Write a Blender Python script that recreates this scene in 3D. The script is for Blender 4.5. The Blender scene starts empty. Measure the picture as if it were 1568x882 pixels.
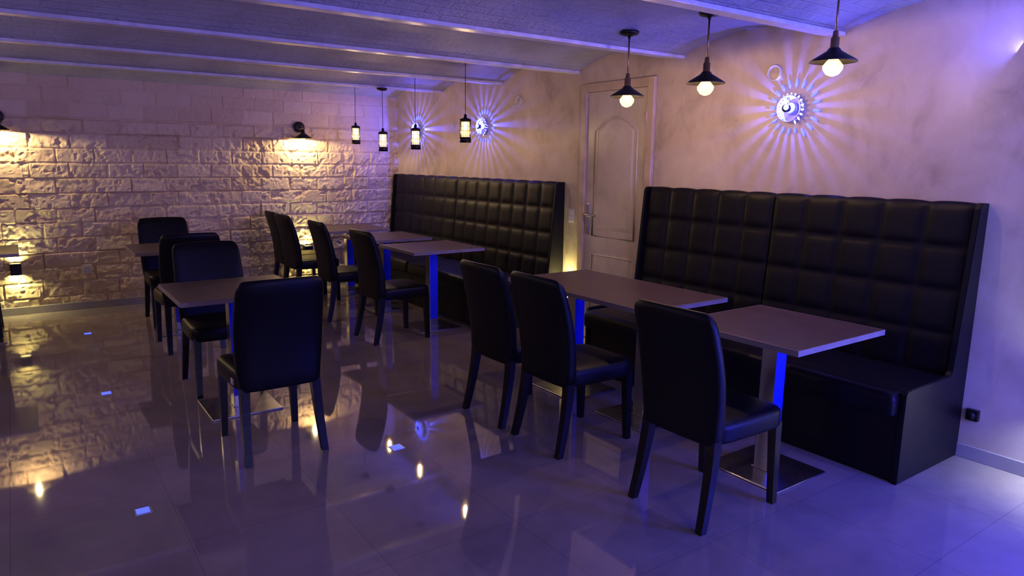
import bpy, bmesh, math, random
import numpy as np
from mathutils import Vector, Matrix
random.seed(4); np.random.seed(4)
SC=bpy.context.scene
SC.view_settings.view_transform='Standard'
# ------------------------------------------------------------------ materials
def new_mat(name):
    m=bpy.data.materials.new(name); m.use_nodes=True
    nt=m.node_tree; b=nt.nodes['Principled BSDF']; return m,nt,b
def N(nt,t,**k):
    n=nt.nodes.new(t)
    for a,v in k.items():
        if a in n.inputs.keys(): n.inputs[a].default_value=v
        else: setattr(n,a,v)
    return n
def ramp(nt,stops):
    r=nt.nodes.new('ShaderNodeValToRGB'); e=r.color_ramp.elements
    while len(e)<len(stops): e.new(.5)
    for i,(p,c) in enumerate(stops): e[i].position=p; e[i].color=(*c,1)
    return r
def coords(nt,scale=(1,1,1),kind='Object'):
    tc=nt.nodes.new('ShaderNodeTexCoord'); mp=nt.nodes.new('ShaderNodeMapping')
    mp.inputs['Scale'].default_value=scale
    nt.links.new(tc.outputs[kind],mp.inputs['Vector']); return mp.outputs['Vector']
def bump(nt,b,h,strength,dist):
    bp=N(nt,'ShaderNodeBump',Strength=strength,Distance=dist)
    nt.links.new(h,bp.inputs['Height']); nt.links.new(bp.outputs['Normal'],b.inputs['Normal']); return bp
def simple(name,col,rough=.5,metal=0.,noise=None,bmp=0,spec=.5,var=.15,dist=.002):
    m,nt,b=new_mat(name)
    b.inputs['Roughness'].default_value=rough; b.inputs['Metallic'].default_value=metal
    b.inputs['Specular IOR Level'].default_value=spec
    v=coords(nt); n=N(nt,'ShaderNodeTexNoise',Scale=noise or 20.,Detail=4.)
    nt.links.new(v,n.inputs['Vector'])
    r=ramp(nt,[(.3,tuple(c*(1-var) for c in col)),(.7,tuple(min(1,c*(1+var)) for c in col))])
    nt.links.new(n.outputs['Fac'],r.inputs['Fac']); nt.links.new(r.outputs['Color'],b.inputs['Base Color'])
    if bmp: bump(nt,b,n.outputs['Fac'],bmp,dist)
    return m
def emis(name,col,st):
    m,nt,b=new_mat(name)
    b.inputs['Base Color'].default_value=(*col,1)
    b.inputs['Emission Color'].default_value=(*col,1); b.inputs['Emission Strength'].default_value=st
    return m
def glowglass(name,col,st):
    m=bpy.data.materials.new(name); m.use_nodes=True; nt=m.node_tree; nt.nodes.clear()
    o=nt.nodes.new('ShaderNodeOutputMaterial'); t=nt.nodes.new('ShaderNodeBsdfTransparent'); t.inputs[0].default_value=(1,.93,.8,1)
    e=nt.nodes.new('ShaderNodeEmission'); e.inputs[0].default_value=(*col,1); e.inputs[1].default_value=st
    a=nt.nodes.new('ShaderNodeAddShader'); nt.links.new(t.outputs[0],a.inputs[0]); nt.links.new(e.outputs[0],a.inputs[1]); nt.links.new(a.outputs[0],o.inputs[0])
    return m

def mat_plaster(name,c0,c1,c2,rough=.42,door=False):
    m,nt,b=new_mat(name); v=coords(nt,(1,1,.75))
    n1=N(nt,'ShaderNodeTexNoise',Scale=1.7,Detail=7.,Roughness=.6,Distortion=.6)
    n2=N(nt,'ShaderNodeTexNoise',Scale=6.,Detail=5.,Roughness=.6,Distortion=.9)
    mx=N(nt,'ShaderNodeMath',operation='MULTIPLY_ADD'); mx.inputs[1].default_value=.34
    nt.links.new(v,n1.inputs['Vector']); nt.links.new(v,n2.inputs['Vector'])
    nt.links.new(n2.outputs['Fac'],mx.inputs[0])
    hm=N(nt,'ShaderNodeMath',operation='MULTIPLY'); hm.inputs[1].default_value=.70
    nt.links.new(n1.outputs['Fac'],hm.inputs[0]); nt.links.new(hm.outputs[0],mx.inputs[2])
    r=ramp(nt,[(.36,c0),(.5,c1),(.66,c2)])
    nt.links.new(mx.outputs[0],r.inputs['Fac']); nt.links.new(r.outputs['Color'],b.inputs['Base Color'])
    b.inputs['Roughness'].default_value=rough
    bump(nt,b,n2.outputs['Fac'],.22,.006)
    return m
PLASTER=mat_plaster('plaster_wall',(.33,.26,.18),(.50,.405,.295),(.61,.51,.38))
DOORM=mat_plaster('painted_door',(.40,.34,.24),(.54,.46,.34),(.62,.54,.41),.35)
TRIMM=simple('door_trim_wood',(.50,.38,.24),.4,noise=9)
LEATHER,nt,b=new_mat('black_leather')
b.inputs['Base Color'].default_value=(.004,.0036,.005,1); b.inputs['Roughness'].default_value=.43; b.inputs['Specular IOR Level'].default_value=.20
vv=coords(nt); vo=N(nt,'ShaderNodeTexVoronoi',Scale=260.); nt.links.new(vv,vo.inputs['Vector'])
nn=N(nt,'ShaderNodeTexNoise',Scale=14.,Detail=3.); nt.links.new(vv,nn.inputs['Vector'])
ad=N(nt,'ShaderNodeMath',operation='MULTIPLY_ADD'); ad.inputs[1].default_value=.15
nt.links.new(vo.outputs['Distance'],ad.inputs[0]); nt.links.new(nn.outputs['Fac'],ad.inputs[2])
bump(nt,b,ad.outputs[0],.25,.006)
LEG=simple('black_lacquer_wood',(.005,.0045,.005),.3,noise=30,spec=.35)
STEEL,nt,b=new_mat('brushed_steel')
vv=coords(nt,(4,4,300)); nn=N(nt,'ShaderNodeTexNoise',Scale=3.,Detail=3.); nt.links.new(vv,nn.inputs['Vector'])
r=ramp(nt,[(.3,(.40,.38,.38)),(.7,(.6,.58,.58))]); nt.links.new(nn.outputs['Fac'],r.inputs['Fac']); nt.links.new(r.outputs['Color'],b.inputs['Base Color'])
b.inputs['Metallic'].default_value=1; b.inputs['Roughness'].default_value=.28
FILM=simple('blue_protective_film',(.01,.025,.75),.35,noise=6)
WOOD,nt,b=new_mat('table_laminate')
vv=coords(nt,(2,26,26)); nn=N(nt,'ShaderNodeTexNoise',Scale=2.2,Detail=6.,Roughness=.65,Distortion=.6); nt.links.new(vv,nn.inputs['Vector'])
r=ramp(nt,[(.3,(.052,.031,.024)),(.55,(.092,.056,.042)),(.75,(.13,.081,.062))]); nt.links.new(nn.outputs['Fac'],r.inputs['Fac']); nt.links.new(r.outputs['Color'],b.inputs['Base Color'])
b.inputs['Roughness'].default_value=.36; b.inputs['Specular IOR Level'].default_value=.4; bump(nt,b,nn.outputs['Fac'],.15,.001)
EDGE=simple('table_edge_band',(.26,.21,.19),.4,noise=8)
BLACK=simple('black_metal',(.02,.018,.016),.38,.6,noise=40)
BRASS=simple('aged_brass',(.28,.17,.07),.35,.9,noise=40)
WHITE=simple('white_plastic',(.62,.6,.56),.35,noise=30,var=.03)
BASEB=simple('tile_baseboard',(.30,.27,.26),.25,noise=5)
ALU=simple('satin_aluminium',(.45,.45,.5),.35,.8)

# floor
FLOOR,nt,b=new_mat('polished_tile_floor')
vv=coords(nt)
br=N(nt,'ShaderNodeTexBrick',offset=0.,squash=1.); 
for k,v in {'Scale':1.,'Mortar Size':.0016,'Mortar Smooth':.3,'Brick Width':.6,'Row Height':.6}.items(): br.inputs[k].default_value=v
br.inputs['Color1'].default_value=(1,1,1,1); br.inputs['Color2'].default_value=(.93,.93,.93,1); br.inputs['Mortar'].default_value=(.6,.6,.6,1)
nt.links.new(vv,br.inputs['Vector'])
n1=N(nt,'ShaderNodeTexNoise',Scale=2.5,Detail=8.,Roughness=.65,Distortion=.4); nt.links.new(vv,n1.inputs['Vector'])
r=ramp(nt,[(.3,(.215,.172,.155)),(.7,(.29,.238,.217))]); nt.links.new(n1.outputs['Fac'],r.inputs['Fac'])
mx=N(nt,'ShaderNodeMixRGB',blend_type='MULTIPLY'); mx.inputs[0].default_value=1
nt.links.new(r.outputs['Color'],mx.inputs[1]); nt.links.new(br.outputs['Color'],mx.inputs[2]); nt.links.new(mx.outputs[0],b.inputs['Base Color'])
b.inputs['Roughness'].default_value=.035; b.inputs['Specular IOR Level'].default_value=1.0
bump(nt,b,n1.outputs['Fac'],.012,.01)
# ceiling
CEIL,nt,b=new_mat('painted_brick_vault')
uv=coords(nt,kind='UV')
br=N(nt,'ShaderNodeTexBrick',offset=.5)
for k,v in {'Scale':1.,'Mortar Size':.006,'Mortar Smooth':.6,'Brick Width':.24,'Row Height':.075,'Bias':0.}.items(): br.inputs[k].default_value=v
br.inputs['Color1'].default_value=(1,1,1,1); br.inputs['Color2'].default_value=(.8,.8,.8,1); br.inputs['Mortar'].default_value=(0,0,0,1)
nt.links.new(uv,br.inputs['Vector'])
n1=N(nt,'ShaderNodeTexNoise',Scale=26.,Detail=6.,Roughness=.7); nt.links.new(uv,n1.inputs['Vector'])
ad=N(nt,'ShaderNodeMath',operation='MULTIPLY_ADD'); ad.inputs[1].default_value=2.6
nt.links.new(n1.outputs['Fac'],ad.inputs[0]); nt.links.new(br.outputs['Color'],ad.inputs[2])
bump(nt,b,ad.outputs[0],1.,.024)
n2=N(nt,'ShaderNodeTexNoise',Scale=3.,Detail=5.); nt.links.new(uv,n2.inputs['Vector'])
r=ramp(nt,[(.3,(.60,.58,.58)),(.7,(.78,.76,.76))]); nt.links.new(n2.outputs['Fac'],r.inputs['Fac']); nt.links.new(r.outputs['Color'],b.inputs['Base Color'])
b.inputs['Roughness'].default_value=.30
BEAM=simple('painted_steel_beam',(.6,.57,.58),.3,noise=12,bmp=.4,dist=.006)
# split-face stone
STONE,nt,b=new_mat('split_face_stone')
at=N(nt,'ShaderNodeAttribute',attribute_name='tint')
vv=coords(nt); n1=N(nt,'ShaderNodeTexNoise',Scale=18.,Detail=8.,Roughness=.7); nt.links.new(vv,n1.inputs['Vector'])
ad=N(nt,'ShaderNodeMath',operation='MULTIPLY_ADD'); ad.inputs[1].default_value=.45
nt.links.new(n1.outputs['Fac'],ad.inputs[0]); nt.links.new(at.outputs['Fac'],ad.inputs[2])
r=ramp(nt,[(.1,(.30,.20,.12)),(.3,(.47,.34,.21)),(.6,(.58,.45,.30)),(.95,(.66,.54,.38))])
nt.links.new(ad.outputs[0],r.inputs['Fac']); nt.links.new(r.outputs['Color'],b.inputs['Base Color'])
b.inputs['Roughness'].default_value=.7; bump(nt,b,n1.outputs['Fac'],.5,.008)
# emitters
FILA=emis('glowing_filament',(1,.84,.52),40)
BULBG=glowglass('amber_bulb_glass',(1,.74,.38),1.1)
CAGEG=glowglass('lamp_tube_glass',(1,.62,.22),1.2)
E_LOW=emis('wall_box_led',(1,.90,.34),260)
E_COOL=emis('cool_box_led',(.70,.80,1),560)
E_BLUE=emis('blue_floor_led',(.03,.045,1),4)
E_PETAL=emis('blue_petal_led',(.085,.10,1),3.4)
E_PETC=emis('blue_white_led',(.30,.34,1),3.0)
# ------------------------------------------------------------------ mesh builder
class MB:
    def __init__(s): s.v=[];s.f=[];s.m=[];s.s=[];s.mats=[]
    def mi(s,mat):
        if mat not in s.mats: s.mats.append(mat)
        return s.mats.index(mat)
    def add(s,vs,fs,mat,smooth=False,M=None):
        o=len(s.v); k=s.mi(mat)
        for p in vs:
            p=Vector(p); s.v.append(tuple(M@p) if M else tuple(p))
        for f in fs: s.f.append(tuple(i+o for i in f)); s.m.append(k); s.s.append(smooth)
    def bm(s,bm,mat,smooth=False,M=None):
        bm.verts.index_update(); s.add([v.co.copy() for v in bm.verts],[[v.index for v in f.verts] for f in bm.faces],mat,smooth,M); bm.free()
    def box(s,lo,hi,mat,bev=0,M=None,seg=2):
        bm=bmesh.new(); bmesh.ops.create_cube(bm,size=1)
        for v in bm.verts: v.co=Vector([(lo[i]+hi[i])/2+v.co[i]*(hi[i]-lo[i]) for i in range(3)])
        if bev: bmesh.ops.bevel(bm,geom=bm.edges[:],offset=bev,segments=seg,profile=.5,affect='EDGES')
        s.bm(bm,mat,False,M)
    def loft(s,rings,mat,smooth=True,cap=True,close=True,M=None):
        n=len(rings[0]); vs=[p for r in rings for p in r]; fs=[]
        for i in range(len(rings)-1):
            for j in range(n if close else n-1):
                a=i*n+j;b_=i*n+(j+1)%n; fs.append((a,b_,b_+n,a+n))
        if cap: fs.append(tuple(range(n-1,-1,-1))); fs.append(tuple((len(rings)-1)*n+j for j in range(n)))
        s.add(vs,fs,mat,smooth,M)
    def lathe(s,prof,mat,n=24,M=None,cap=False,smooth=True):
        rings=[[(r*math.cos(2*math.pi*j/n),r*math.sin(2*math.pi*j/n),z) for j in range(n)] for r,z in prof]
        s.loft(rings,mat,smooth,cap,True,M)
    def tube(s,pts,r,mat,n=8,closed=False,M=None,cap=True):
        pts=[Vector(p) for p in pts]; rings=[]; L=len(pts); up=None
        for i,p in enumerate(pts):
            a=pts[(i-1)%L] if (closed or i>0) else p; c=pts[(i+1)%L] if (closed or i<L-1) else p
            t=(c-a).normalized()
            if up is None: up=Vector((0,0,1)) if abs(t.z)<.9 else Vector((1,0,0))
            x=t.cross(up).normalized(); y=x.cross(t).normalized(); up=y
            rings.append([tuple(p+x*r*math.cos(2*math.pi*j/n)+y*r*math.sin(2*math.pi*j/n)) for j in range(n)])
        if closed: rings.append(rings[0])
        s.loft(rings,mat,True,cap and not closed,True,M)
    def sphere(s,c,r,mat,sc=(1,1,1),M=None,u=16,v=10):
        bm=bmesh.new(); bmesh.ops.create_uvsphere(bm,u_segments=u,v_segments=v,radius=r)
        for w in bm.verts: w.co=Vector([c[i]+w.co[i]*sc[i] for i in range(3)])
        s.bm(bm,mat,True,M)
    def mesh(s,name):
        me=bpy.data.meshes.new(name); me.from_pydata(s.v,[],s.f)
        for m in s.mats: me.materials.append(m)
        me.polygons.foreach_set('material_index',s.m); me.polygons.foreach_set('use_smooth',s.s)
        me.update(); return me
    def obj(s,name,loc=(0,0,0),rot=0):
        return place(s.mesh(name),name,loc,rot)
def place(me,name,loc=(0,0,0),rot=0):
    o=bpy.data.objects.new(name,me); SC.collection.objects.link(o); o.location=loc; o.rotation_euler=(0,0,rot); return o
def plight(name,parent,loc,e,col,r=.012):
    l=bpy.data.lights.new(name,'POINT'); l.energy=e; l.color=col; l.shadow_soft_size=r
    o=bpy.data.objects.new(name,l); SC.collection.objects.link(o); o.parent=parent; o.location=loc; return o

XB=10.2; YL=-6.0; ZT=2.62
# ------------------------------------------------------------------ shell
f=MB(); f.box((-.2,YL-.2,-.1),(XB+.2,.2,0),FLOOR); f.obj('floor')
w=MB(); w.box((-.2,0,0),(XB+.2,.2,ZT),PLASTER); w.obj('wall_right')
w=MB(); w.box((-.2,YL-.2,0),(XB+.2,YL,ZT),PLASTER); w.obj('wall_left')
w=MB(); w.box((XB,YL,0),(XB+.2,0,ZT),PLASTER); w.obj('wall_rear')
# stone wall, real relief
bw,bh=.33,.147
dy=.0125
ys=np.arange(YL,0.0001,dy); ys=np.append(ys,0.0); zs=np.arange(0,2.46,.0125)
Y,Z=np.meshgrid(ys,zs,indexing='ij')
row=np.floor(Z/bh).astype(int); off=(row%2)*.5+((row*7)%5)*.06
u=(Y-YL)/bw+off; col=np.floor(u).astype(int); fu=u-col; fz=Z/bh-row
rt=np.random.rand(80,80,4)
R4=rt[row%80,col%80]
def lat(scale,seed):
    rs=np.random.RandomState(seed); g=rs.rand(int(8/scale)+4,int(4/scale)+4)
    a=(Y-YL)/scale; b_=Z/scale; i=a.astype(int); j=b_.astype(int); fa=a-i; fb=b_-j
    return (g[i,j]*(1-fa)*(1-fb)+g[i+1,j]*fa*(1-fb)+g[i,j+1]*(1-fa)*fb+g[i+1,j+1]*fa*fb)
rock=.42*lat(.085,1)+.34*lat(.042,2)+.24*lat(.022,3)
rock=np.abs(rock-.5)*-1.9+rock*.9+.3
ed=np.minimum(np.minimum(fu,1-fu)*bw,np.minimum(fz,1-fz)*bh)
em=np.clip(ed/.012,0,1)**.7
amp=np.where(Z>1.90,.3,1.0)
X=.008*em+(.52+.48*em)*amp*(.034*rock+.007*R4[...,0]+.012*(R4[...,1]-.5)*(fu-.5)*2+.016*(R4[...,2]-.5)*(fz-.5)*2)
X=np.maximum(X,0)
ny,nz=X.shape
vs=np.stack([X.ravel(),Y.ravel(),Z.ravel()],1)
idx=np.arange(ny*nz).reshape(ny,nz)
fs=np.stack([idx[:-1,:-1].ravel(),idx[1:,:-1].ravel(),idx[1:,1:].ravel(),idx[:-1,1:].ravel()],1)
me=bpy.data.meshes.new('wall_far'); me.from_pydata(vs.tolist(),[],fs.tolist()); me.materials.append(STONE)
a=me.attributes.new('tint','FLOAT','POINT')
tint=np.clip(.18+.34*R4[...,3]+.10*np.clip(ed/.006,0,1),0,1)
a.data.foreach_set('value',tint.ravel().astype(np.float32)); me.update()
place(me,'wall_far')
# vaulted ceiling
beams=[0,1.17,2.34,3.50,4.66,5.87,7.05,8.23,9.41,10.6]
zb,rise=2.30,.115
K=20
al=0
prof=[]
for a_,b_ in zip(beams[:-1],beams[1:]):
    for k in range(K+1):
        t=k/K; x=a_+(b_-a_)*t; z=zb+rise*(1-(2*t-1)**2)
        if prof: al+=math.hypot(x-prof[-1][0],z-prof[-1][1])
        prof.append((x,z,al))
me=bpy.data.meshes.new('ceiling'); V=[];F=[]
for (x,z,l) in prof: V.append((x,YL,z)); V.append((x,0,z))
for i in range(len(prof)-1): F.append((2*i,2*i+1,2*i+3,2*i+2))
me.from_pydata(V,[],F); ul=me.uv_layers.new()
for p in me.polygons:
    for li in p.loop_indices:
        vi=me.loops[li].vertex_index; ul.data[li].uv=(V[vi][1],prof[vi//2][2])
    p.use_smooth=False
me.materials.append(CEIL); place(me,'ceiling')
for i,x in enumerate(beams[1:-1]):
    m=MB(); m.box((x-.042,YL,zb-.012),(x+.042,0,zb+.012),BEAM,.004); m.obj('trim_%d'%(i+1))
# baseboards
m=MB(); m.box((4.46,-.012,0),(XB,0,.075),BASEB,.003); m.box((3.39,-.012,0),(3.60,0,.075),BASEB,.003); m.obj('baseboard_right')
m=MB(); m.box((0,YL,0),(.055,-.66,.075),BASEB,.003); m.obj('baseboard_far')
# ------------------------------------------------------------------ door
def door():
    m=MB()
    x0,x1,zt=3.61,4.45,2.19
    m.box((x0,-.035,0),(x0+.07,-.001,zt),TRIMM,.006); m.box((x1-.07,-.035,0),(x1,-.001,zt),TRIMM,.006); m.box((x0+.069,-.033,zt-.07),(x1-.069,-.001,zt-.001),TRIMM,.004)
    a,b_=x0+.072,x1-.072; m.box((a,-.014,.01),(b_,-.001,zt-.072),DOORM,.002)
    def panel(pts):
        m.tube([(p[0],-.013,p[1]) for p in pts],.010,DOORM,8,True)
        cx=sum(p[0] for p in pts)/len(pts); cz=sum(p[1] for p in pts)/len(pts)
        ins=[(cx+(p[0]-cx)*.86,cz+(p[1]-cz)*.93) for p in pts]
        ins2=[(cx+(p[0]-cx)*.78,cz+(p[1]-cz)*.89) for p in pts]
        n=len(pts)
        V=[(p[0],-.0135,p[1]) for p in ins]+[(p[0],-.022,p[1]) for p in ins2]
        F=[(i,i+n,(i+1)%n+n,(i+1)%n) for i in range(n)]+[tuple(range(n,2*n))]
        m.add(V,F,DOORM)
    l,r_=a+.10,b_-.10
    top=[(l,.92),(r_,.92),(r_,1.80)]
    for k in range(1,12):
        t=k/12; x=r_+(l-r_)*t; top.append((x,1.80+.11*math.sin(math.pi*t)**1.2))
    top.append((l,1.80)); panel(top)
    panel([(l,.16),(r_,.16),(r_,.76)]+[(r_+(l-r_)*k/8,.76) for k in range(1,8)]+[(l,.76)])
    hx=a+.045
    m.box((hx-.022,-.024,.93),(hx+.022,-.013,1.19),STEEL,.004)
    m.tube([(hx,-.02,1.10),(hx,-.065,1.10),(hx+.02,-.07,1.10),(hx+.13,-.07,1.095)],.012,STEEL)
    m.lathe([(.001,.0),(.011,0),(.011,.008),(0.001,.008)],STEEL,16,Matrix.Translation((hx,-.024,1.0))@Matrix.Rotation(math.pi/2,4,'X'))
    for z in (.35,1.1,1.85): m.tube([(b_+.004,-.036,z),(b_+.004,-.036,z+.08)],.007,TRIMM)
    m.obj('door_1')
door()
# ------------------------------------------------------------------ chair
def sup(cx,cy,a,b_,n,z,K=28,curve=0.,):
    pts=[]
    for j in range(K):
        t=2*math.pi*j/K; c,s_=math.cos(t),math.sin(t)
        x=a*math.copysign(abs(c)**(2/n),c); y=b_*math.copysign(abs(s_)**(2/n),s_)
        pts.append((cx+x,cy+y+curve*(x/a)**2*1.0 if a else cy+y,z))
    return pts
def chair_mesh():
    m=MB() # faces +Y, back feet at y=-.25, front feet +.25
    rings=[]
    H=.955
    for z in [.375,.38,.40,.46,.52,.58,.65,.72,.79,.86,.90,.922,.94,.952,H]:
        t=(z-.375)/(H-.375)
        yc=-.195-.055*t-.070*t*t+.012*math.sin(math.pi*t)
        w=.208+.014*math.sin(math.pi*min(1,t*1.0))+.008*t
        th=.040-.012*t
        e=0
        if z<.40: e=(.40-z)/.025*.012
        if z>.90:
            q=(z-.90)/(H-.90); w-=.036*(1-math.sqrt(max(0,1-q*q))); th*=max(.25,math.sqrt(max(0,1-q*q*.95)))
        rings.append(sup(0,yc,w-e,th-e*.5,5,z,36,.022*(.3+t)))
    rr=[]
    for i,rg in enumerate(rings):
        z0=rg[0][2]; rr.append([(p[0],p[1],p[2]+(.008*(1-(p[0]/.22)**2) if z0>.91 else 0)) for p in rg])
    m.loft(rr,LEATHER)
    rings=[]
    for z,e in [(.375,.012),(.38,.004),(.39,0),(.44,0),(.455,.003),(.466,.012),(.472,.03),(.476,.07),(.478,.14)]:
        fr=[]
        for p in sup(0,.03,.222-e,.235-e,7,z,40):
            k=1-(.03-p[1])*.12; fr.append((p[0]*k,p[1],p[2]))
        rings.append(fr)
    m.loft(rings,LEATHER)
    def leg(tx,ty,bx,by,ts=.022,bs=.016,zt=.40,flare=0):
        R=[]
        for k in range(7):
            t=k/6; z=zt*(1-t); s_=ts+(bs-ts)*t
            x=tx+(bx-tx)*t; y=ty+(by-ty)*(t if not flare else t**1.5)
            R.append([(x-s_,y-s_,z),(x+s_,y-s_,z),(x+s_,y+s_,z),(x-s_,y+s_,z)])
        R=R[::-1]; m.loft(R,LEG,False)
    for sx in (-1,1):
        leg(sx*.192,.225,sx*.200,.235)
        leg(sx*.182,-.190,sx*.200,-.262,.024,.017,.41,1)
    return m.mesh('dining_chair')
CH=chair_mesh()
chairs=[(6.33,-1.55,0),(5.40,-1.57,0),(4.88,-1.58,0),(2.76,-1.42,.02),(1.74,-1.43,-.02),(.78,-1.46,.03),(.34,-1.44,-.03),
 (4.54,-3.01,math.pi/2),(3.34,-2.99,-math.pi/2),(2.10,-2.96,math.pi/2),(1.03,-2.90,-math.pi/2),(.80,-4.46,-math.pi/2)]
for i,(x,y,r_) in enumerate(chairs):
    c=place(CH,'dining_chair',(x,y,0),r_)
    if i==7:
        t=MB(); t.box((-.223,-.13,.40),(-.212,-.09,.43),WHITE,.0005); tg=t.obj('price_tag'); tg.parent=c
# ------------------------------------------------------------------ tables
def table(name,w,d,cols):
    m=MB(); zt=.762
    m.box((-w/2+.001,-d/2+.001,zt-.026),(w/2-.001,d/2-.001,zt),WOOD,.002)
    for lo,hi in [((-w/2-.002,-d/2-.002),(w/2+.002,-d/2+.001)),((-w/2-.002,d/2-.001),(w/2+.002,d/2+.002)),((-w/2-.002,-d/2),(-w/2+.001,d/2)),((w/2-.001,-d/2),(w/2+.002,d/2))]:
        m.box((*lo,zt-.027),(*hi,zt-.0005),EDGE)
    for cx in cols:
        m.box((cx-.21,-.21,0),(cx+.21,.21,.010),STEEL,.004)
        m.box((cx-.05,-.05,.010),(cx+.05,.05,.016),STEEL,.002)
        m.box((cx-.042,-.042,.012),(cx+.042,.042,zt-.03),STEEL,.004)
        m.box((cx+.0422,-.040,.08),(cx+.0428,.040,zt-.035),FILM); m.box((cx-.0428,-.040,.08),(cx-.0422,.040,zt-.035),FILM)
        m.box((cx-.16,-.16,zt-.034),(cx+.16,.16,zt-.026),BLACK,.002)
    return m.mesh(name)
T1=table('bistro_table',.70,.72,[0]); T2=table('dining_table',1.27,.70,[-.33,.33])
place(T1,'bistro_table',(6.29,-1.02,0)); place(T2,'dining_table',(5.07,-1.00,0))
place(T1,'bistro_table',(2.62,-.95,0)); place(T1,'bistro_table',(1.62,-.95,0)); place(T1,'bistro_table',(.60,-.93,0))
place(T1,'bistro_table',(3.85,-3.01,0)); place(T1,'bistro_table',(1.52,-2.93,0)); place(T1,'bistro_table',(1.06,-4.43,0))
# ------------------------------------------------------------------ banquettes
def banquette(name,units,rows=4):
    m=MB(); yF,yS,yT=-.65,-.15,-.07; zs_,zt=.47,1.355
    x0,x1=units[0][0],units[-1][1]
    for (a,b_,nc) in units:
        m.box((a+.004,yF+.012,0.0),(b_-.004,-.10,.36),LEATHER,.006)
        rings=[]
        for z,e in [(.345,.014),(.352,.004),(.362,0),(.43,0),(.452,.004),(.466,.016),(.473,.04)]:
            rings.append([(p[0],p[1],z) for p in sup((a+b_)/2,(yF+yS)/2-.03,(b_-a)/2-.003-e,(yS-yF)/2+.03-e,30,z,64)])
        m.loft(rings,LEATHER)
        cw=(b_-a-.008)/nc; n=12; nx=nc*n; nzz=rows*n
        V=[]
        for i in range(nx+1):
            for j in range(nzz+1):
                uu=(i%n)/n if i<nx else 1.; v_=(j%n)/n if j<nzz else 1.
                du=min(uu,1-uu)*2; dv=min(v_,1-v_)*2
                if i in(0,nx) : du=0
                p=(1-(1-du)**5)*(1-(1-dv)**5)
                z=zs_-.02+(zt-zs_+.02)*j/nzz; tt=j/nzz
                y=yS+(yT-yS)*tt**.9-.015*p
                dip=-.004*(1-du)**2 if j==nzz else 0
                V.append((a+.004+cw*i/n,y,z+dip))
        W=nzz+1; F=[(i*W+j,(i+1)*W+j,(i+1)*W+j+1,i*W+j+1) for i in range(nx) for j in range(nzz)]
        o=len(V); top=[]
        for i in range(nx+1):
            base=V[i*W+nzz]
            q=(i%n)/n; bul=1-(1-min(q,1-q)*2)**4
            top.append([(base[0],base[1]+.006,base[2]+.006+.003*bul),(base[0],base[1]+.022,base[2]+.008+.005*bul),(base[0],-.004,base[2]+.006)])
        for tpl in top: V+=tpl
        for i in range(nx):
            a0=i*W+nzz; a1=(i+1)*W+nzz; b0=o+3*i; b1=o+3*(i+1)
            F.append((a0,a1,b1,b0)); F.append((b0,b1,b1+1,b0+1)); F.append((b0+1,b1+1,b1+2,b0+2))
        m.add(V,F,LEATHER,True)
        m.box((a+.003,yT+.0,zs_-.05),(b_-.003,-.003,zt-.02),LEATHER)
    for xa,xb in ((x0-.028,x0+.002),(x1-.002,x1+.028)):
        pr=[(yF-.004,0),(yF-.004,.46),(yF+.01,.478),(yF+.05,.482),(yS-.045,.482),(yS-.03,.50),(yT-.03,zt-.02),(yT-.018,zt+.004),(yT,zt+.010),(-.003,zt+.008),(-.003,0)]
        L=[(xa,p[0],p[1]) for p in pr]; Rr=[(xb,p[0],p[1]) for p in pr]; n=len(pr)
        bm=bmesh.new(); A=[bm.verts.new(p) for p in L]; B=[bm.verts.new(p) for p in Rr]
        bm.faces.new(A[::-1]); bm.faces.new(B)
        for i in range(n): bm.faces.new((A[i],A[(i+1)%n],B[(i+1)%n],B[i]))
        bmesh.ops.recalc_face_normals(bm,faces=bm.faces[:])
        bmesh.ops.bevel(bm,geom=[e for e in bm.edges if abs(e.verts[0].co.x-e.verts[1].co.x)<1e-6],offset=.004,segments=2,affect='EDGES')
        m.bm(bm,LEATHER)
    return m.obj(name)
banquette('banquette_bench',[(4.48,5.58,5),(5.58,6.745,5)])
banquette('banquette_bench',[(.11,1.62,6),(1.62,3.36,8)])
WARM=(1,.65,.38)
# ------------------------------------------------------------------ cone pendants
def cone_pendant(x,y,zbulb,zc,e):
    m=MB()
    m.lathe([(0.001,zc),(.062,zc),(.062,zc-.012),(.05,zc-.022),(.012,zc-.03),(.006,zc-.045)],BLACK,28)
    zt=zbulb+.135
    m.tube([(0,0,zc-.03),(0,0,zt)],.005,BRASS)
    m.lathe([(.006,zt+.03),(.012,zt+.025),(.014,zt),(.020,zt-.005),(.020,zt-.05),(.026,zt-.055),(.026,zt-.065)],BRASS,20)
    m.lathe([(.024,zt-.052),(.034,zt-.066),(.108,zt-.112),(.110,zt-.118),(.106,zt-.116),(.034,zt-.072),(.020,zt-.062)],BLACK,36)
    m.lathe([(.018,zbulb+.05),(.018,zbulb+.035),(.03,zbulb+.022),(.047,zbulb),(.045,zbulb-.018),(.030,zbulb-.040),(.010,zbulb-.049),(0.0005,zbulb-.050)],BULBG,20)
    m.sphere((0,0,zbulb+.002),.013,FILA,(1,1,1.2),None,12,8)
    m.tube([(.020*math.cos(k*1.26),.020*math.sin(k*1.26),zbulb-.008+.026*(k%2)) for k in range(6)],.0025,FILA,6)
    o=m.obj('pendant_lamp',(x,y,0)); plight('bulb_light',o,(0,0,zbulb-.030),e,WARM,.009)
def vault_z(x):
    for a_,b_ in zip(beams[:-1],beams[1:]):
        if a_<=x<=b_:
            t=(x-a_)/(b_-a_); return zb+rise*(1-(2*t-1)**2)-.004
for x,zbl,e in ((4.895,1.948,10),(5.53,1.98,9),(6.30,2.02,6)):
    cone_pendant(x,-.75,zbl,vault_z(x),e)
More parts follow.
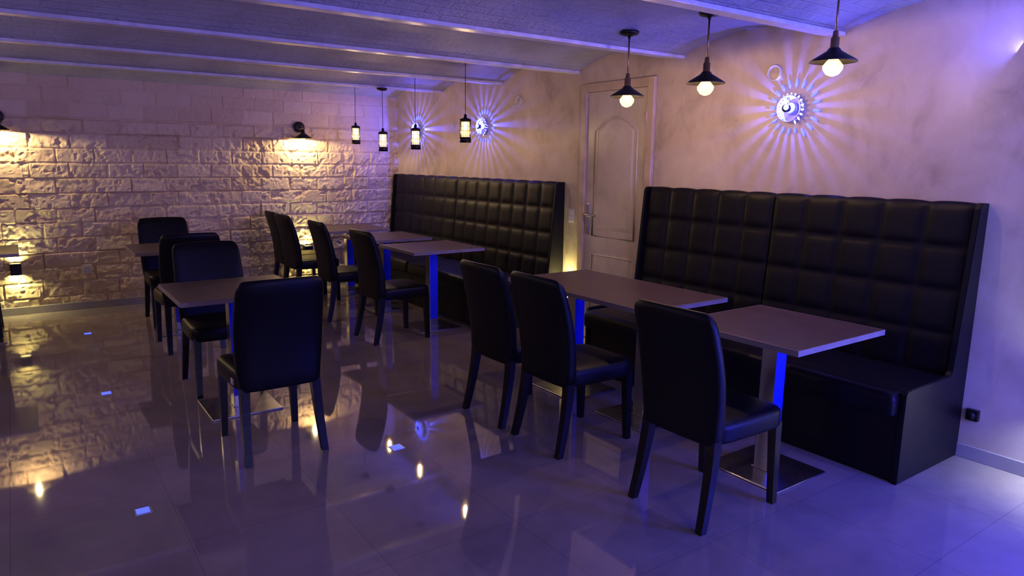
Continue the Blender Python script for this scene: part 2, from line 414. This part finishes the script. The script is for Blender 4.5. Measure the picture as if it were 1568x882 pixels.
def cage_pendant(x,y,zc_,zceil):
    m=MB()
    m.lathe([(0.001,zceil),(.055,zceil),(.055,zceil-.015),(.045,zceil-.024),(.006,zceil-.028)],BLACK,24)
    t=zc_+.10
    m.tube([(0,0,zceil-.02),(0,0,t+.03)],.003,BLACK,6)
    m.lathe([(.004,t+.045),(.012,t+.04),(.014,t+.012),(.03,t+.008),(.05,t),(.05,t-.022),(.046,t-.022)],BLACK,24)
    m.lathe([(.036,t-.02),(.036,t-.15)],CAGEG,18)
    m.lathe([(.008,t-.025),(.015,t-.04),(.017,t-.07),(.010,t-.09),(.001,t-.094)],FILA,12)
    for k in range(14):
        an=2*math.pi*k/14; m.tube([(.047*math.cos(an),.047*math.sin(an),t-.02),(.047*math.cos(an),.047*math.sin(an),t-.19)],.0018,BLACK,5)
    for z in (t-.06,t-.10,t-.14):
        m.tube([(.047*math.cos(a_*math.pi/10),.047*math.sin(a_*math.pi/10),z) for a_ in range(20)],.0016,BLACK,5,True)
    m.lathe([(.045,t-.155),(.05,t-.155),(.05,t-.20),(.045,t-.20),(.045,t-.155)],BLACK,24)
    o=m.obj('cage_pendant_lamp',(x,y,0)); plight('bulb_light',o,(0,0,t-.112),5,WARM,.012)
for x,z in ((.49,1.815),(1.22,1.73),(1.97,1.745),(2.91,1.80)):
    cage_pendant(x,-.76,z,vault_z(x) if abs(x-1.17)>.08 else zb-.012)
# ------------------------------------------------------------------ wall sconces on the stone wall
def shade_sconce(y,z):
    m=MB()
    Rx=Matrix.Rotation(math.pi/2,4,'Y')
    m.lathe([(0.001,.0),(.065,0),(.065,.018),(.055,.026),(0.001,.028)],BLACK,28,Matrix.Translation((.03,0,0))@Rx)
    m.tube([(.05,0,0),(.12,0,.0),(.15,0,-.006),(.165,0,-.03)],.008,BRASS)
    m.lathe([(.010,-.02),(.020,-.03),(.020,-.06),(.028,-.068),(.10,-.12),(.102,-.126),(.098,-.124),(.026,-.076),(.018,-.065)],BLACK,32,Matrix.Translation((.168,0,-.005)))
    m.sphere((.168,0,-.110),.032,BULBG); m.sphere((.168,0,-.096),.012,FILA)
    o=m.obj('wall_sconce',(0,y,z)); plight('bulb_light',o,(.168,0,-.117),24,(1,.78,.44),.008)
shade_sconce(-1.27,1.90); shade_sconce(-4.13,1.90)
def box_light(name,loc,rot,em):
    m=MB()
    w=.045;d=.09
    m.box((-w,0,-.055),(-w+.004,d,.055),BLACK); m.box((w-.004,0,-.055),(w,d,.055),BLACK)
    m.box((-w,d-.004,-.055),(w,d,.055),BLACK); m.box((-w,0,-.055),(w,.004,.055),BLACK)
    m.box((-w+.006,.006,-.02),(w-.006,d-.006,.02),em)
    o=m.obj(name,loc,rot); return o
box_light('wall_box_light',(.045,-1.24,.46),-math.pi/2,E_LOW); box_light('wall_box_light',(.045,-4.11,.46),-math.pi/2,E_LOW)
box_light('wall_box_light',(3.49,0,.44),math.pi,E_LOW)
box_light('wall_box_light',(7.30,0,.44),math.pi,E_COOL)
# ------------------------------------------------------------------ spiral sconces
def spiral(x,z,e=26):
    m=MB(); Rx=Matrix.Rotation(math.pi/2,4,'X') # local z -> -y
    n=20
    for k in range(2*n-3):
        t=k/n; an=2*math.pi*t+math.radians(-60)
        if t<1: r=.170-.035*t; L=.030-.010*t; W=.0105-.002*t
        else: r=.098-.03*(t-1); L=.013-.004*(t-1); W=.0065
        M=Rx@Matrix.Rotation(an,4,'Z')@Matrix.Translation((r,0,.008 if t<1 else .045))
        m.sphere((0,0,0),1,E_PETAL if t<1 else E_PETC,(L,W,.004),M,10,6)
    # slotted coil: solid foot band, struts, upper rail
    m.lathe([(.0825,.0),(.0825,.021),(.080,.021),(.080,0)],ALU,40,Rx)
    m.tube([Rx@Vector((.082*math.cos(k*math.pi/20),.082*math.sin(k*math.pi/20),.052)) for k in range(40)],.0035,ALU,5,True)
    for k in range(22):
        M=Rx@Matrix.Rotation(2*math.pi*k/22,4,'Z'); m.box((.0805,-.006,.018),(.0835,.006,.054),ALU,0,M)
    m.lathe([(0.001,0),(.04,0),(.04,.022),(.036,.026),(0.001,.026)],ALU,28,Rx)
    m.lathe([(.022,.055),(.024,.085),(.018,.09),(0.001,.09)],BLACK,20,Rx)
    for k in range(3):
        an=k*2.1; m.tube([Rx@Vector((.03*math.cos(an),.03*math.sin(an),.018)),Rx@Vector((.084*math.cos(an),.084*math.sin(an),.012))],.003,ALU,5)
    m.sphere((.012,-.094,.004),.018,E_PETC,(1,.6,1))
    o=m.obj('spiral_wall_sconce',(x,0,z))
    plight('spiral_light',o,(-.012,-.046,.012),e,(.05,.06,1),.003)
for x in (5.61,2.05,.59): spiral(x,1.89)
spiral(7.45,1.89)
# ------------------------------------------------------------------ small things
def vent(x,z,r):
    m=MB(); Rx=Matrix.Rotation(math.pi/2,4,'X')
    m.lathe([(r,0),(r,.012),(r-.006,.018),(r-.012,.012),(r-.014,.004)],WHITE,28,Rx)
    m.lathe([(r-.014,.004),(r-.03,.010),(0.001,.012)],PLASTER,28,Rx); m.obj('round_air_vent',(x,0,z))
vent(5.46,2.12,.052); vent(2.66,2.11,.05)
m=MB(); m.box((-.04,-.010,-.06),(.04,0,.06),WHITE,.003); m.box((-.025,-.014,-.045),(.025,-.009,-.003),WHITE,.002); m.box((-.025,-.014,.003),(.025,-.009,.045),WHITE,.002); m.obj('light_switch',(3.49,0,1.07))
m=MB(); m.box((.0,-.045,-.045),(.012,.045,.045),WHITE,.003); m.lathe([(.03,.012),(.028,.016),(.026,.010),(.001,.010)],WHITE,20,Matrix.Rotation(math.pi/2,4,'Y')); m.obj('power_outlet',(.045,-3.52,.41))
m=MB(); m.box((-.03,-.03,-.03),(.03,0,.03),BLACK,.004); m.lathe([(.02,.03),(.02,.045),(.001,.046)],BLACK,16,Matrix.Rotation(math.pi/2,4,'X')); m.obj('black_power_socket',(6.83,0,.25))
def led(x,y):
    m=MB(); m.box((-.035,-.035,0),(.035,.035,.003),STEEL,.001); m.box((-.027,-.027,.002),(.027,.027,.0045),E_BLUE,.001)
    m.obj('floor_led_light',(x,y,0))
for x,y in ((1.25,-3.64),(3.14,-3.68),(5.01,-3.72),(5.0,-2.48),(6.88,-3.74)): led(x,y)
# ------------------------------------------------------------------ lights
def area(name,loc,target,sx,sy,e,col):
    l=bpy.data.lights.new(name,'AREA'); l.shape='RECTANGLE'; l.size=sx; l.size_y=sy; l.energy=e; l.color=col
    o=bpy.data.objects.new(name,l); SC.collection.objects.link(o); o.location=loc
    o.rotation_euler=(Vector(target)-Vector(loc)).to_track_quat('-Z','Y').to_euler(); return o
area('rear_purple_fill',(10.0,-3.2,1.9),(3,-2,1.2),2.5,.5,9,(.55,.45,1))  # added ambient fill behind the camera, stands for no fixture
area('ceiling_fill_rear',(9.3,-2.6,1.75),(7.0,-1.8,2.5),.4,3.0,38,(.34,.31,1))  # added upward fill, unseen, tints the vaults blue from behind the camera
area('ceiling_fill_left',(4.0,-5.85,1.75),(4.0,-4.2,2.5),6,.15,20,(.46,.40,1))  # added upward fill by the left wall, turns the ceiling violet
area('left_warm_fill',(3.5,-5.9,1.9),(3.5,-1,1.4),3,.3,7,(1,.66,.50))  # added warm fill at the unseen left wall, no fixture there
area('blue_wall_strip',(8.7,-.9,1.6),(6.9,0,1.1),.4,1.2,52,(.10,.11,1))
area('blue_floor_strip',(8.2,-.6,.6),(7.4,-1.7,0),.5,.2,70,(.04,.05,1))
area('ceiling_blue_fill',(6.9,-.10,2.12),(6.0,-.9,2.6),1.2,.05,30,(.09,.09,1))  # added fill for the blue glow the spiral sconces throw on the vault
wd=bpy.data.worlds.new('world'); SC.world=wd; wd.use_nodes=True
wd.node_tree.nodes['Background'].inputs[0].default_value=(.02,.015,.04,1); wd.node_tree.nodes['Background'].inputs[1].default_value=.5
# ------------------------------------------------------------------ camera
pit,roll,th=.1811,.012,.6177
Fv=Vector((-math.cos(th)*math.cos(pit),math.sin(th)*math.cos(pit),-math.sin(pit)))
R=Fv.cross(Vector((0,0,1))).normalized(); U=R.cross(Fv)
R2=(R*math.cos(roll)+U*math.sin(roll)).normalized(); U2=R2.cross(Fv)
cd=bpy.data.cameras.new('camera'); cd.lens=1067.9/1568*36; cd.sensor_width=36; cd.clip_start=.05
co=bpy.data.objects.new('camera',cd); SC.collection.objects.link(co)
Mx=Matrix((R2,U2,-Fv)).transposed().to_4x4(); Mx.translation=Vector((8.2814,-4.052,1.55)); co.matrix_world=Mx
SC.camera=co
